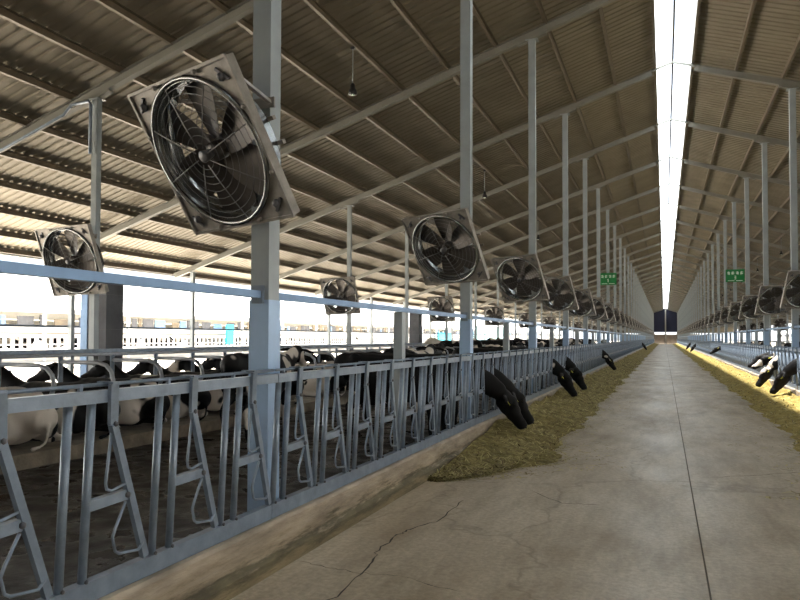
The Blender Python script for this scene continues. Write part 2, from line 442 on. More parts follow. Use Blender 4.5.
# ------------------------------------------------------------------ posts
def post_mesh(h, wx, wy, name, m=None, collar=None):
    m = m or M['post']; b = MB(); t = 0.012
    b.span((-wx / 2, -wy / 2, 0), (wx / 2, wy / 2, h), m)
    b.span((wx / 2 - 0.03, -wy / 2 - 0.006, 0), (wx / 2 + .006, -wy / 2 - .0005, h), m)   # seam lip along the corner
    me = b.mesh(name)
    p = MB(); p.span((-wx / 2 - .05, -wy / 2 - .05, 0), (wx / 2 + .05, wy / 2 + .05, 0.018), M['galv'])
    for i in (-1, 1):
        for j in (-1, 1): p.tube([(i * (wx / 2 + .03), j * (wy / 2 + .03), .018), (i * (wx / 2 + .03), j * (wy / 2 + .03), .05)], .01, M['bolt'], 6)
    c = MB(); c.span((-wx / 2 - .07, -wy / 2 - .04, h - .012), (wx / 2 + .07, wy / 2 + .04, h), m)
    if name == 'barn_post' and wx > .15:
        q = MB(); q.span((-wx / 2 - .009, -wy / 2 - .009, .02), (wx / 2 + .009, wy / 2 + .009, 2.02), M['sleeve']); post_mesh.sleeve = q.mesh('sky_tint_lower')  # skin round the lower post that carries the painted sky light
    return me, p.mesh('base_plate'), c.mesh('cap_plate')
def row(xs, wx, wy, sd, kind, lab, far, skip=lambda k: False, base=0):
    h = roofz(xs) - 0.056
    me, bp, cp = post_mesh(h, wx, wy, kind)
    for k, y in enumerate(FR):
        kk = k - 2
        if kk < 0 or skip(kk): continue
        o = link(kind, me); o.location = (xs, y, 0.0)
        if wx > .15 and y < 120: tag(link('sky_tint_lower', post_mesh.sleeve, o), 'lower half of the post with blue sky light painted in')
        if y < 70: link('base_plate', bp, o); link('cap_plate', cp, o)
        tag(o, lab.replace('%s from the viewer', 'outside the photo edge') if kk < base else ((lab % ORD[kk - base]) if kk < 14 else far.replace('posts', 'post')), 'post')
        o['group'] = far.replace('small distant ', '').replace(' at the far end', '')
    return
row(PX['left'], 0.16, 0.16, 'left', 'barn_post', 'tall pale steel post of the row along the left feed fence, %s from the viewer', 'small distant tall posts of the left feed fence row at the far end')
row(PX['right'], 0.16, 0.16, 'right', 'barn_post', 'tall pale steel post of the row along the right feed fence, %s from the viewer', 'small distant tall posts of the right feed fence row at the far end', base=3)
row(P2['left'], 0.13, 0.13, 'left', 'barn_post', 'slimmer steel post among the left stalls, %s from the viewer', 'small distant slimmer posts among the left stalls at the far end', base=1)
row(P2['right'], 0.13, 0.13, 'right', 'barn_post', 'slimmer steel post among the right stalls, %s from the viewer', 'small distant slimmer posts among the right stalls at the far end', lambda k: k > 20, base=11)
row(PE['left'], 0.14, 0.14, 'left', 'eave_post', 'steel post under the left eaves at the open side, %s from the viewer', 'small distant posts under the left eaves at the far end', base=2)
row(PE['right'], 0.14, 0.14, 'right', 'eave_post', 'steel post under the right eaves at the open side, %s from the viewer', 'small distant posts under the right eaves at the far end', lambda k: k > 20, base=14)

# ------------------------------------------------------------------ blue tie beam, short posts, headlock sections
def near(k): return k < 11
ZB = 2.06
for sd in ('left', 'right'):
    s = SGN[sd]; px = PX[sd]
    b = MB(); b.span((-.035, .085, ZB - .028), (.035, BAY - .085, ZB + .028), M['blue']); tb = b.mesh('tie_beam')
    b = MB()
    for y in (0.10, BAY - 0.10): b.span((-.05, y - .015, ZB - .07), (.05, y + .015, ZB + .07), M['galv'])
    br = b.mesh('end_plate')
    b = MB(); b.span((-.055, -.055, 0), (.055, .055, ZB - .029), M['post']); sp = b.mesh('short_post')
    b = MB(); b.span((-.09, -.09, 0), (.09, .09, .015), M['galv']); sbp = b.mesh('base_plate')
    for k, y in enumerate(FR[1:]):
        kk = k - 1
        if y > YE - 3: continue
        o = link('tie_beam', tb); o.location = (px, y, 0)
        if y < 60: link('end_plate', br, o)
        if kk < 0: lb = 'blue-grey square tie beam crossing the left edge of view at the near %s fence' % sd
        elif sd == 'right' and kk < 3: lb = 'blue-grey square tie beam above the right fence at or past the photo edge'
        elif kk < 12: lb = 'blue-grey square tie beam above the %s fence behind the %s visible tall post' % (sd, ORD[kk - (3 if sd == 'right' else 0)])
        else: lb = 'small distant tie beam above the far end of the %s fence' % sd
        tag(o, lb, 'beam', 'tie beams above the %s fence' % sd)
        o = link('short_post', sp); o.location = (px, y + BAY / 2, 0)
        if y < 40: link('base_plate', sbp, o)
        if kk < 0: lb = 'short steel post of the near %s fence in front of the first tall post' % sd
        elif sd == 'right' and kk < 3: lb = 'short steel post of the right fence at or past the photo edge'
        elif kk < 12: lb = 'short steel post holding the tie beam, next behind the %s visible tall %s post' % (ORD[kk - (3 if sd == 'right' else 0)], sd)
        else: lb = 'small distant short post at the far end of the %s fence' % sd
        tag(o, lb, 'post', 'short posts along the %s fence' % sd)

# one headlock section, local x = 0 at the post line, +X towards the aisle; mirrored for the right
LP_ = 6.0 / 9
def hl_section(s):
    # s=-1 left fence (aisle is +X), s=+1 right fence (aisle is -X)
    a = -s
    XB, XT, ZBT, ZT = a * 0.165, a * 0.215, 0.412, 1.417
    def X(z): return XB + (XT - XB) * (z - ZBT) / (ZT - ZBT)
    def P(y, z, dx=0): return (X(z) + a * dx, y - .36, z)
    parts = []
    b = MB(); b.bar(P(.174, ZT), P(BAY + .166, ZT), .055, .065, M['galv']); parts.append(('top_rail', b))
    b = MB(); b.bar(P(.174, ZBT), P(BAY + .166, ZBT), .06, .105, M['galv']); parts.append(('bottom_rail', b))
    b = MB(); b.tube([P(.19, ZT + .06, -.01), P(BAY + .15, ZT + .06, -.01)], .011, M['galv'], 6)
    for k in range(9):
        b.bar(P(.30 + LP_ * k, ZT + .03, -.01), P(.30 + LP_ * k, ZT + .07, -.01), .02, .02, M['galv'])
    parts.append(('locking_rod', b))
    for k in range(9):
        y = LP_ * k
        for yy in (y + .22, y + .37):
            b = MB(); b.tube([P(yy, ZBT + .05), P(yy, ZT - .03)], .023, M['galv'], 10)
            b.ball(P(yy, ZBT + .06, .03), .012, M['bolt'], 6)
            parts.append(('upright', b))
        b = MB(); yb = y + .37; y += .02
        T = P(y + .45, ZT + .065, .045); Bm = P(y + .795, ZBT + .065, .01); mid = None
        T2 = P(y + .475, ZT - .15, .03)
        b.bar(T, T2, .022, .055, M['galv'], (0, 1, 0)); b.bar(T2, Bm, .032, .042, M['galv'], (0, 1, 0))
        b.bar(P(y + .445, ZT + .07, -.045), P(y + .455, ZT + .07, .055), .045, .012, M['galv'])
        b.ball(P(y + .48, ZT - .15, .045), .016, M['bolt'], 6)
        parts.append(('locking_bar', b))
        b = MB(); b.bar(P(yb, 0.855), P(y + .615, 0.865, .01), .04, .055, M['galv']); b.ball(P(y + .61, .865, .035), .018, M['bolt'], 6)
        parts.append(('pivot_bar', b))
        b = MB()
        b.tube([P(y + .485, ZT - .14, .02), P(y + .445, .96, .03), P(y + .455, .925, .03), P(y + .49, .91, .03), P(y + .585, .93, .03)], .0085, M['galv'], 6)
        b.tube([P(y + .60, .83, .03), P(y + .52, .70, .04), P(y + .505, .66, .04), P(y + .53, .58, .04), P(y + .56, .56, .04), P(y + .72, .535, .03), P(y + .77, .57, .02)], .0085, M['galv'], 6)
        parts.append(('guide_rod', b))
    return parts
for sd in ('left', 'right'):
    s = SGN[sd]; px = PX[sd]; parts = hl_section(s)
    meshes = [(n, b.mesh(n)) for n, b in parts]
    # joined copy for far sections
    j = MB()
    for n, b in parts: j.add(b.v, b.f, M['galv'], False)
    jm = j.mesh('headlock_section')
    for k, y in enumerate(FR[1:]):
        kk = k - 1
        if y > YE - 3: continue
        if sd == 'right' and y < 8: continue
        if y < 58:
            o = empty('headlock_section', (px, y, 0))
            for n, me in meshes: link(n, me, o)
        else:
            o = link('headlock_section', jm); o.location = (px, y, 0)
        if kk < 0: lb = 'galvanised headlock fence section on the %s kerb, nearest, cut by the photo edge' % sd
        elif sd == 'right' and kk < 3: lb = 'galvanised headlock fence section on the right kerb at or past the photo edge'
        elif kk < 12: lb = 'galvanised headlock fence section on the %s kerb, starting at the %s visible tall post' % (sd, ORD[kk - (3 if sd == 'right' else 0)])
        else: lb = 'small distant headlock fence section at the far end of the %s kerb' % sd
        tag(o, lb, 'fence', 'headlock fence sections on the %s kerb' % sd)

# ------------------------------------------------------------------ fans (local: faces -Y, centre at origin)
def fan_parts(inv, post_off, full=True):
    S = 1.17; R = 0.562; g = M['fan']; parts = []
    seg = 40 if full else 20
    # housing: square plate with a round hole + lip
    b = MB(); vs = []; n = seg
    def sq(t):
        c, s_ = math.cos(t), math.sin(t); k = (S / 2) / max(abs(c), abs(s_)); return c * k, s_ * k
    ts = sorted(set([2 * PI * i / n for i in range(n)] + [PI / 4 + PI / 2 * i for i in range(4)])); n = len(ts)
    for t in ts: x, z = sq(t); vs.append((x, 0, z))
    for t in ts: vs.append((R * math.cos(t), 0, R * math.sin(t)))
    for t in ts: vs.append((R * math.cos(t), 0.03, R * math.sin(t)))
    for t in ts: x, z = sq(t); vs.append((x, 0.07, z))
    fs = []
    for i in range(n):
        j_ = (i + 1) % n
        fs.append((i, j_, n + j_, n + i)); fs.append((n + i, n + j_, 2 * n + j_, 2 * n + i)); fs.append((i, 3 * n + i, 3 * n + j_, j_))
    b.add(vs, fs, g)
    # folded rim round the face
    for (a, c) in (((-1, -1), (1, -1)), ((1, -1), (1, 1)), ((1, 1), (-1, 1)), ((-1, 1), (-1, -1))):
        b.bar((a[0] * S / 2, -.008, a[1] * S / 2), (c[0] * S / 2, -.008, c[1] * S / 2), .022, .022, g)
    parts.append(('housing', b, None))
    for i in (-1, 1):
        for j_ in (-1, 1):
            b = MB()
            b.bar((i * .44, -.008, j_ * .53), (i * .53, -.008, j_ * .44), .02, .02, M['bolt'])
            b.ball((i * .47, -.012, j_ * .47), .034, M['bolt'], 8); parts.append(('slotted_clamp', b, None))
            for c_ in ((i * .24, -.02, j_ * .565), (i * .565, -.02, j_ * .24)):
                b = MB(); b.ball(c_, .02, g, 8); parts.append(('bolt', b, None))
    # shroud: rolled lip and deep cylinder
    b = MB()
    b.tube([(R * math.cos(2 * PI * i / seg), -.012, R * math.sin(2 * PI * i / seg)) for i in range(seg)], .022, M['ring'], 8, closed=True)
    vs = []
    prof = [(R, 0.0), (R - .03, .06), (R - .04, .18), (R - .025, .18), (R - .012, .06)]
    for r_, y in prof:
        for i in range(seg): t = 2 * PI * i / seg; vs.append((r_ * math.cos(t), y, r_ * math.sin(t)))
    fs = []
    for p in range(len(prof) - 1):
        for i in range(seg): j_ = (i + 1) % seg; fs.append((p * seg + i, p * seg + j_, (p + 1) * seg + j_, (p + 1) * seg + i))
    b.add(vs, fs, M['ring'], True); parts.append(('shroud', b, None))
    for y, nm in ((-.02, 'front_guard'), (.19, 'rear_guard')):
        b = MB(); dome = -.05 if y < 0 else .04
        rings = [.10, .16, .22, .28, .34, .40, .46, .51] if full else [.15, .33, .50]
        def yy(r): return y + dome * (1 - (r / R) ** 2)
        for r_ in rings:
            b.tube([(r_ * math.cos(2 * PI * i / 32), yy(r_), r_ * math.sin(2 * PI * i / 32)) for i in range(32)], .0028 if full else .004, M['wire'], 4, closed=True)
        for k in range(8):
            t = 2 * PI * (k + .3) / 8
            b.tube([(r_ * math.cos(t), yy(r_) - .004, r_ * math.sin(t)) for r_ in (.07, .25, .42, R - .005)], .0045, M['wire'], 5)
        parts.append((nm, b, None))
    b = MB()
    for k in range(6):
        t0 = 2 * PI * k / 6 + .4; vs = []
        for i in range(7):
            r_ = .09 + (.51 - .09) * i / 6; wd = .10 + .09 * math.sin(PI * (i / 6) ** .7 * .62); pit = .75 - .4 * i / 6
            for q in (-1, -.3, .3, 1):
                th_ = q * wd * math.cos(pit) / max(r_, .12); y = .105 + q * wd * .5 * math.sin(pit) + .02 * (1 - q * q)
                vs.append((r_ * math.cos(t0 + th_), y, r_ * math.sin(t0 + th_)))
        fs = []
        for i in range(6):
            for q in range(3): fs.append((i * 4 + q, i * 4 + q + 1, i * 4 + q + 5, i * 4 + q + 4))
        off = len(vs); vs2 = vs + [(x, y + .006, z) for x, y, z in vs]
        fs2 = fs + [tuple(off + i for i in f[::-1]) for f in fs]
        bb = MB(); bb.add(vs2, fs2, M['blade'], True); parts.append(('blade', bb, None))
    b = MB(); b.tube([(0, .02, 0), (0, .04, 0), (0, .15, 0), (0, .17, 0)], [.05, .075, .075, .05], M['blade'], 18); parts.append(('hub', b, None))
    b = MB(); b.tube([(0, .17, 0), (0, .18, 0), (0, .34, 0), (0, .37, 0)], [.07, .095, .095, .06], M['motor'], 16)
    b.tube([(0, -.078, 0), (0, -.07, 0), (0, .02, 0)], [.04, .048, .03], M['motor'], 16)
    for k in (-1, 1): b.bar((-.56, .22, k * .09), (.56, .22, k * .09), .03, .03, M['fan'])
    parts.append(('motor', b, None))
    # bracket to the post: post_off = post centre relative to fan, world axes, brought into local
    b = MB()
    def Lc(v): return inv @ Vector(v)
    po = Vector(post_off)
    for zz in (.34, -.34):
        for sx_ in (-1, 1):
            hub = Vector((sx_ * .47, .07, zz * 1.5))
            tgt = Lc((po.x + sx_ * .09, po.y - .09, zz * .9 + .15))
            b = MB(); b.bar(hub, tgt, .03, .03, g); parts.append(('mounting_arm', b, None))
    for zz in (.34, -.34):
        c = Lc((po.x, po.y - .095, zz * .9 + .15)); mx = inv.copy()
        b = MB(); b.box(c, (.26, .02, .08), g, mx); parts.append(('mounting_plate', b, None))
    return parts
def fan_rot(tilt, yaw, roll=-0.03):
    return (Matrix.Rotation(yaw, 3, 'Z') @ Matrix.Rotation(tilt, 3, 'X') @ Matrix.Rotation(roll, 3, 'Y')).to_euler()
def make_fan_sets(tilt, yaw, post_off):
    inv = fan_rot(tilt, yaw).to_matrix().inverted()
    P_ = fan_parts(inv, post_off); me = [(n, b.mesh(n)) for n, b, _ in P_]
    j = MB()
    for n, b, _ in fan_parts(inv, post_off, False):
        for f, k, sm in zip(b.f, b.m, b.sm): pass
        o_ = len(j.v); j.v += b.v
        for f, k, sm in zip(b.f, b.m, b.sm): j.f.append(tuple(o_ + i for i in f)); j.m.append(j.mi(b.mats[k])); j.sm.append(sm)
    return me, j.mesh('ventilation_fan')
def place_fan(sets, loc, rot, scale, lb, grp, detailed):
    if detailed:
        o = empty('ventilation_fan', loc, rot)
        for n, me in sets[0]: link(n, me, o)
    else:
        o = link('ventilation_fan', sets[1]); o.location = loc; o.rotation_euler = rot
    o.scale = (scale,) * 3
    tag(o, lb, 'fan', grp); return o
T1 = 0.55
random.seed(4)
for sd in ('left', 'right'):
    s = SGN[sd]; yaw = 0.28 * s
    off = (0.23 * -s, 0.42, 0)
    sets = make_fan_sets(T1, yaw, off)
    for kk in range(0, 35):
        y = Y0 + BAY * kk
        if y > YE - 2 or (sd == 'right' and y < 14): continue
        lb = 'square galvanised fan of the right fence row past the photo edge' if sd == 'right' and kk < 3 else ('square galvanised ventilation fan tilted down from the %s tall post of the %s row' % (ORD[kk - (3 if sd == 'right' else 0)], sd)) if kk < 13 else 'small distant square fan at the far end of the %s fence row' % sd
        place_fan(sets, (PX[sd] - off[0], y - off[1], 3.11), fan_rot(T1, yaw), 1.0, lb, 'fans along the %s fence row' % sd, y < 50)
    off2 = (0.15 * -s, 0.46, 0); yw = 0.0
    sets = make_fan_sets(0.345, yw, (off2[0] / 1.143, .46 / 1.143, 0))
    for q, kk in enumerate(range(1, 35, 2)):
        y = Y0 + BAY * kk
        if y > YE - 2 or (sd == 'right' and (y < 70 or y > 130)): continue
        lb = 'small distant square fan over the far right stalls' if sd == 'right' else ('square fan tilted down over the %s stalls, %s of the stall row' % (sd, ORD[q])) if q < 6 else 'small distant square fan over the far %s stalls' % sd
        place_fan(sets, (P2[sd] - off2[0], y - off2[1], 3.19), fan_rot(0.345, yw), 1.143, lb, 'fans over the %s stalls' % sd, y < 40)

# ------------------------------------------------------------------ end wall
b = MB()
Zt = roofz(XC) + 0.3
def gable(xa, xb, za, m, y=YE):
    pts = [(xa, za), (xb, za), (xb, roofz(xb) + .3)] + ([(XC, Zt)] if xa < XC < xb else []) + [(xa, roofz(xa) + .3)]
    vs = [(x, y, z) for x, z in pts] + [(x, y + .15, z) for x, z in pts]; n = len(pts)
    b.add(vs, [tuple(range(n)), tuple(range(n, 2 * n))[::-1]] + [(i, n + i, n + (i + 1) % n, (i + 1) % n) for i in range(n)], m)
gable(-18.4, -3.7, 3.2, M['sheet']); gable(4.2, 18.8, 3.2, M['sheet']); struct(b.build('wall_back'))
b = MB(); gable(-18.4, 18.8, 0, M['sheet'], YA - .2); struct(b.build('wall_front'))
b = MB(); gable(-3.7, 4.2, 3.45, M['navy']); o = b.build('gable_curtain'); tag(o, 'dark navy curtain filling the far gable above the end opening', 'curtain')
b = MB(); b.span((XC - .18, YE - .5, 0), (XC + .18, YE - .14, roofz(XC)), M['rafter']); tag(b.build('end_post'), 'grey post in the middle of the far gable opening', 'post')
b = MB(); b.span((-9, YE + 3.2, 0), (9.5, YE + 7, 2.75), M['dkwall']); b.span((-9.2, YE + 3.1, 2.75), (9.7, YE + 7.2, 2.88), M['white'])
tag(b.build('low_shed'), 'low brown-grey shed beyond the far end opening', 'shed')

# ------------------------------------------------------------------ stalls, rails, pillar
def stalls(sd):
    s = SGN[sd]; xp = P2[sd] - s * 1.3; a = -s        # divider posts, a = direction to the aisle
    b = MB(); b.span((P2[sd] - s * 2.9, YA + 2, 0), (P2[sd] + s * 2.6, YE - 2, 0.2), M['bed']); o = b.build('stall_bed')
    tag(o, 'long raised sand-coloured bedding platform under the %s stalls' % sd, 'platform')
    b = MB(); b.tube([(xp, YA + 2, 1.41), (xp, YE - 4, 1.41)], .03, M['loop'], 8)
    b.build('neck_rail')['label'] = None if 0 else 'pale round pipe rail above the stalls'
    bpy.data.objects[-1] if 0 else None
    o = [x for x in COL.objects if x.name.startswith('neck_rail')][-1]
    tag(o, 'pale pipe neck rail running above the %s stall dividers' % sd, 'rail')
    b = MB(); b.span((P2[sd] - s * .25 - .03, YA + 2, 1.38), (P2[sd] - s * .25 + .03, YE - 4, 1.48), M['galv'])
    tag(b.build('stall_beam'), 'dark flat beam along the middle of the %s stall row' % sd, 'beam')
    # divider loop
    b = MB(); z1, z0 = 1.30, 0.75; L = 1.05; R_ = .24
    pts = [(0, 0, z1)] + [(a * (L - R_), 0, z1)]
    for i in range(1, 7):
        t = PI / 2 - (PI) * i / 6 * 1.0
        pts.append((a * (L - R_ + .3 * math.cos(t)), 0, (z1 + z0) / 2 + (z1 - z0) / 2 * math.sin(t)))
    pts += [(a * .45, 0, z0 - .05), (0, 0, z0 - .12)]
    b.tube(pts, .033, M['loop'], 8)
    loop = b.mesh('divider_loop')
    b = MB(); b.tube([(0, 0, 0), (0, 0, 1.36)], .038, M['galv'], 8); b.ball((0, 0, 1.36), .045, M['galv'], 8); pst = b.mesh('divider_post')
    y = 7.6; i = 0
    while y < 92 and sd == 'left':
        o = empty('stall_divider', (xp, y, 0.2)); o.location.z = 0.2
        c = link('divider_post', pst, o); c2 = link('divider_loop', loop, o); c2.location.z = -0.2 ; c.scale.z = 1.17 / 1.36
        if i < 10: lb = 'galvanised pipe loop dividing the %s stalls, %s from the viewer' % (sd, ORD[i])
        else: lb = 'galvanised pipe loop divider of the %s stalls, in the dense far run' % sd
        tag(o, lb, 'stall divider', 'loop dividers of the %s stalls' % sd)
        y += 1.15; i += 1
for sd in ('left', 'right'): stalls(sd)

for y, lb in ((13.9, 'thick dark grey block pillar standing behind the left stalls near the big fan'), (38.1, 'distant dark grey block pillar between the first and second tall posts')):
    b = MB(); b.span((-13.95, y, 0), (-13.35, y + .6, 3.15), M['pillar'])
    for z in (1.0, 1.9, 2.8): b.span((-13.96, y - .01, z), (-13.34, y + .61, z + .015), M['bolt'])
    tag(b.build('dark_pillar'), lb, 'pillar')
b = MB(); b.span((-14.2, 13.9, 0), (-13.98, 14.15, 3.1), M['blue'])
tag(b.build('blue_column'), 'blue steel column pressed against the left flank of the near dark pillar', 'column')

for sd in ('left', 'right'):
    for z, r, nm in ((2.03, .035, 'upper'), (0.74, .022, 'lower')):
        b = MB(); xx = PE[sd] + SGN[sd] * (.07 + r); b.tube([(xx, YA, z), (xx, YE, z)], r, M['galv'], 8)
        tag(b.build('side_rail'), '%s thin pipe rail outside the %s eave posts' % (nm, sd), 'rail')
    s = SGN[sd]; b = MB(); x = XC + s * 19.02
    b.span((x - .07, YA, roofz(x) + .22), (x + .07, YE, roofz(x) + .38), M['white']); tag(b.build('eave_gutter'), 'pale gutter along the edge of the %s eaves' % sd, 'gutter')

# conduit on the second row post and rafter
b = MB(); zr = roofz(-10.65); yc = Y0 + BAY - .17
b.tube([(-10.65, yc, zr - 1.2), (-10.65, yc, zr - .20), (-10.70, yc, zr - .14), (-11.15, yc, zr - .16), (-11.35, yc, zr - .34), (-18, yc, roofz(-18) - .12)], .03, M['galv'], 8)
tag(b.build('conduit'), 'thin pale conduit bending off the slim post top and running down left under the rafter', 'pipe')

# hanging black lamps
def lamp_parts():
    c = MB(); c.tube([(0, 0, 0), (0, 0, -0.78)], .012, M['post'], 6)
    d = MB(); d.tube([(0, 0, -.78), (0, 0, -.82), (0, 0, -.90), (0, 0, -.93), (0, 0, -1.03)], [.03, .05, .06, .085, .10], M['black'], 14)
    e = MB(); e.ball((0, 0, -1.02), (.05, .05, .04), M['letter'], 10)
    f = MB(); f.span((-.04, -.04, -.02), (.04, .04, .03), M['bolt'])
    return [('stem', c.mesh('stem')), ('lamp_housing', d.mesh('lamp_housing')), ('bulb', e.mesh('bulb')), ('ceiling_clip', f.mesh('ceiling_clip'))]
LP = lamp_parts()
for sd, dx, y0, n in (('left', 6.68, 13.77, 8), ('right', 6.68, 49.77, 5)):
    for i in range(n):
        x = XC + SGN[sd] * dx
        o = empty('pendant_lamp', (x, y0 + 12 * i, roofz(x) + .17))
        for nm, me in LP: link(nm, me, o)
        tag(o, 'small black pendant lamp under the %s roof slope, %s in its line' % (sd, ORD[i]), 'lamp', 'pendant lamps of the %s slope' % sd)

# green hanging signs
for sd, x, dig in (('left', -2.93, '1'), ('right', 3.50, '3')):
    o = empty('hanging_sign', (x, 40.4, 5.03))
    o.scale = (.87, 1, 1)
    b = MB(); b.span((-.52, -.02, -.33), (.52, .02, .33), M['green']); b.build('board', o)
    b = MB()
    for i in range(4):
        cx = -.36 + .24 * i; cz = .14; y = -.024
        b.span((cx - .075, y, cz + .03), (cx + .075, y + .004, cz + .06), M['letter'])
        b.span((cx - .075, y, cz - .05), (cx + .075, y + .004, cz - .02), M['letter'])
        b.span((cx - .015, y, cz - .08), (cx + .015, y + .004, cz + .085), M['letter'])
        if i % 2: b.span((cx - .07, y, cz - .085), (cx - .04, y + .004, cz + .05), M['letter'])
        else: b.span((cx + .04, y, cz - .085), (cx + .07, y + .004, cz + .03), M['letter'])
    if dig == '1': b.span((-.02, -.024, -.18), (.02, -.02, .0), M['letter']); b.span((-.05, -.024, -.04), (-.02, -.02, -.015), M['letter'])
    else:
        for z in (-.18, -.10, -.02): b.span((-.045, -.024, z - .013), (.045, -.02, z + .013), M['letter'])
        b.span((.02, -.024, -.19), (.05, -.02, -.01), M['letter'])
    b.span((-.40, -.024, -.275), (-.05, -.02, -.25), M['letter']); b.span((.05, -.024, -.275), (.40, -.02, -.25), M['letter'])
    b.build('lettering', o)
    for i in (-.45, .45): b = MB(); b.tube([(i, 0, .33), (i, 0, roofz(x) + .2 - 5.03)], .006, M['wire'], 5); b.build('hanging_wire', o)
    tag(o, 'green hanging sign with white characters among the far %s posts' % sd, 'sign')

# ------------------------------------------------------------------ neighbouring barn across the yard (both sides)
def neighbour(s, sd, XN=-43.0):
    x = s * 40.0; root = empty('neighbour_barn', (x, 0, 0))
    ya, yb = -30, 300
    b = MB(); pr = [(0, 3.5), (s * 16, 7.6), (s * 32, 3.5)]
    vs = [(p[0], ya, p[1]) for p in pr] + [(p[0], yb, p[1]) for p in pr] + [(p[0], ya, p[1] + .15) for p in pr] + [(p[0], yb, p[1] + .15) for p in pr]
    b.add(vs, [(0, 1, 4, 3), (1, 2, 5, 4), (6, 9, 10, 7), (7, 10, 11, 8), (0, 3, 9, 6), (2, 8, 11, 5), (0, 6, 7, 1), (1, 7, 8, 2), (3, 4, 10, 9), (4, 5, 11, 10)], M['white']); b.build('roof', root)
    b = MB(); b.span((-.1 + 0, ya, 3.33), (.1, yb, 3.49), M['white2']); b.build('fascia', root)
    b = MB(); b.span((-.25, ya, 1.87), (-.15, yb, 1.97), M['purlin']); b.span((s * .4, ya, 1.1), (s * .5, yb, 1.2), M['white2']); b.build('side_rails', root)
    b = MB(); b.span((0, ya, -.05), (s * 32, yb, .25), M['ground']); b.build('plinth', root)
    b = MB(); b.span((s * 31, ya, 1.8), (s * 31.3, yb, 3.6), M['white']); b.build('back_wall', root)
    b = MB(); b.span((s * .1, ya, .25), (s * .2, yb, .9), M['white']); b.build('kerb', root)
    b = MB(); b.span((-.09, -.09, 0), (.09, .09, 3.3), M['white']); pm = b.mesh('post')
    for i in range(40):
        if -30 + 8 * i > yb: break
        o = link('post', pm, root); o.location = (0, -28 + 8 * i, 0)
    tag(root, 'long pale open-sided barn across the sunlit yard on the %s' % sd, 'barn')
    b = MB(); random.seed(9 if s < 0 else 10); y = ya + 3
    # feed stall bars
    while y < yb: b.span((s * .42, y, .25), (s * .47, y + .28, 1.6), M['white']); y += .62
    o = b.build('stall_bars', root); o['kind'] = 'stuff'
    b = MB(); b.span((s * .5, ya, 1.6), (s * .6, yb, 2.4), M['white']); b.build('side_board', root)
    b = MB(); y = ya
    while y < yb:                                         # dark openings with machinery seen above the board
        wd = random.choice([.35, .6, .9, 1.3]); b.span((s * .52, y, 2.42), (s * .58, y + wd, random.choice([3.1, 3.2, 2.95])), random.choice([M['pillar'], M['purlin'], M['blue'], M['pillar']])); y += wd + random.choice([.15, .2, .5, .9])
    o = b.build('shutter_row', root); o['kind'] = 'stuff'
neighbour(-1, 'left'); neighbour(1, 'right')
for (yy, m, z0, hh, wd, lb) in ((56.6, M['cyan'], 1.0, 2.9, 1.2, 'bright cyan board standing against the far barn, seen left of the first tall post'),
                           (124, M['cyan'], 1.0, 2.6, 8, 'bright cyan board at the far barn, seen between the first and second tall posts'),
                           (152, M['pcyan'], 1.0, 4.4, 32, 'large pale cyan sheet at the far barn, seen right of the second tall post'),
                           (39.2, M['royal'], 1.1, 3.0, .8, 'narrow royal blue board at the far barn, seen beneath the left stall fan')):
    x = -39.6; b = MB(); b.span((x, yy, z0), (x + .12, yy + wd, hh), m)
    for q in (0.05, wd - .15): b.span((x + .02, yy + q, -.05), (x + .1, yy + q + .1, z0), M['white2'])
    tag(b.build('yard_board'), lb, 'board')

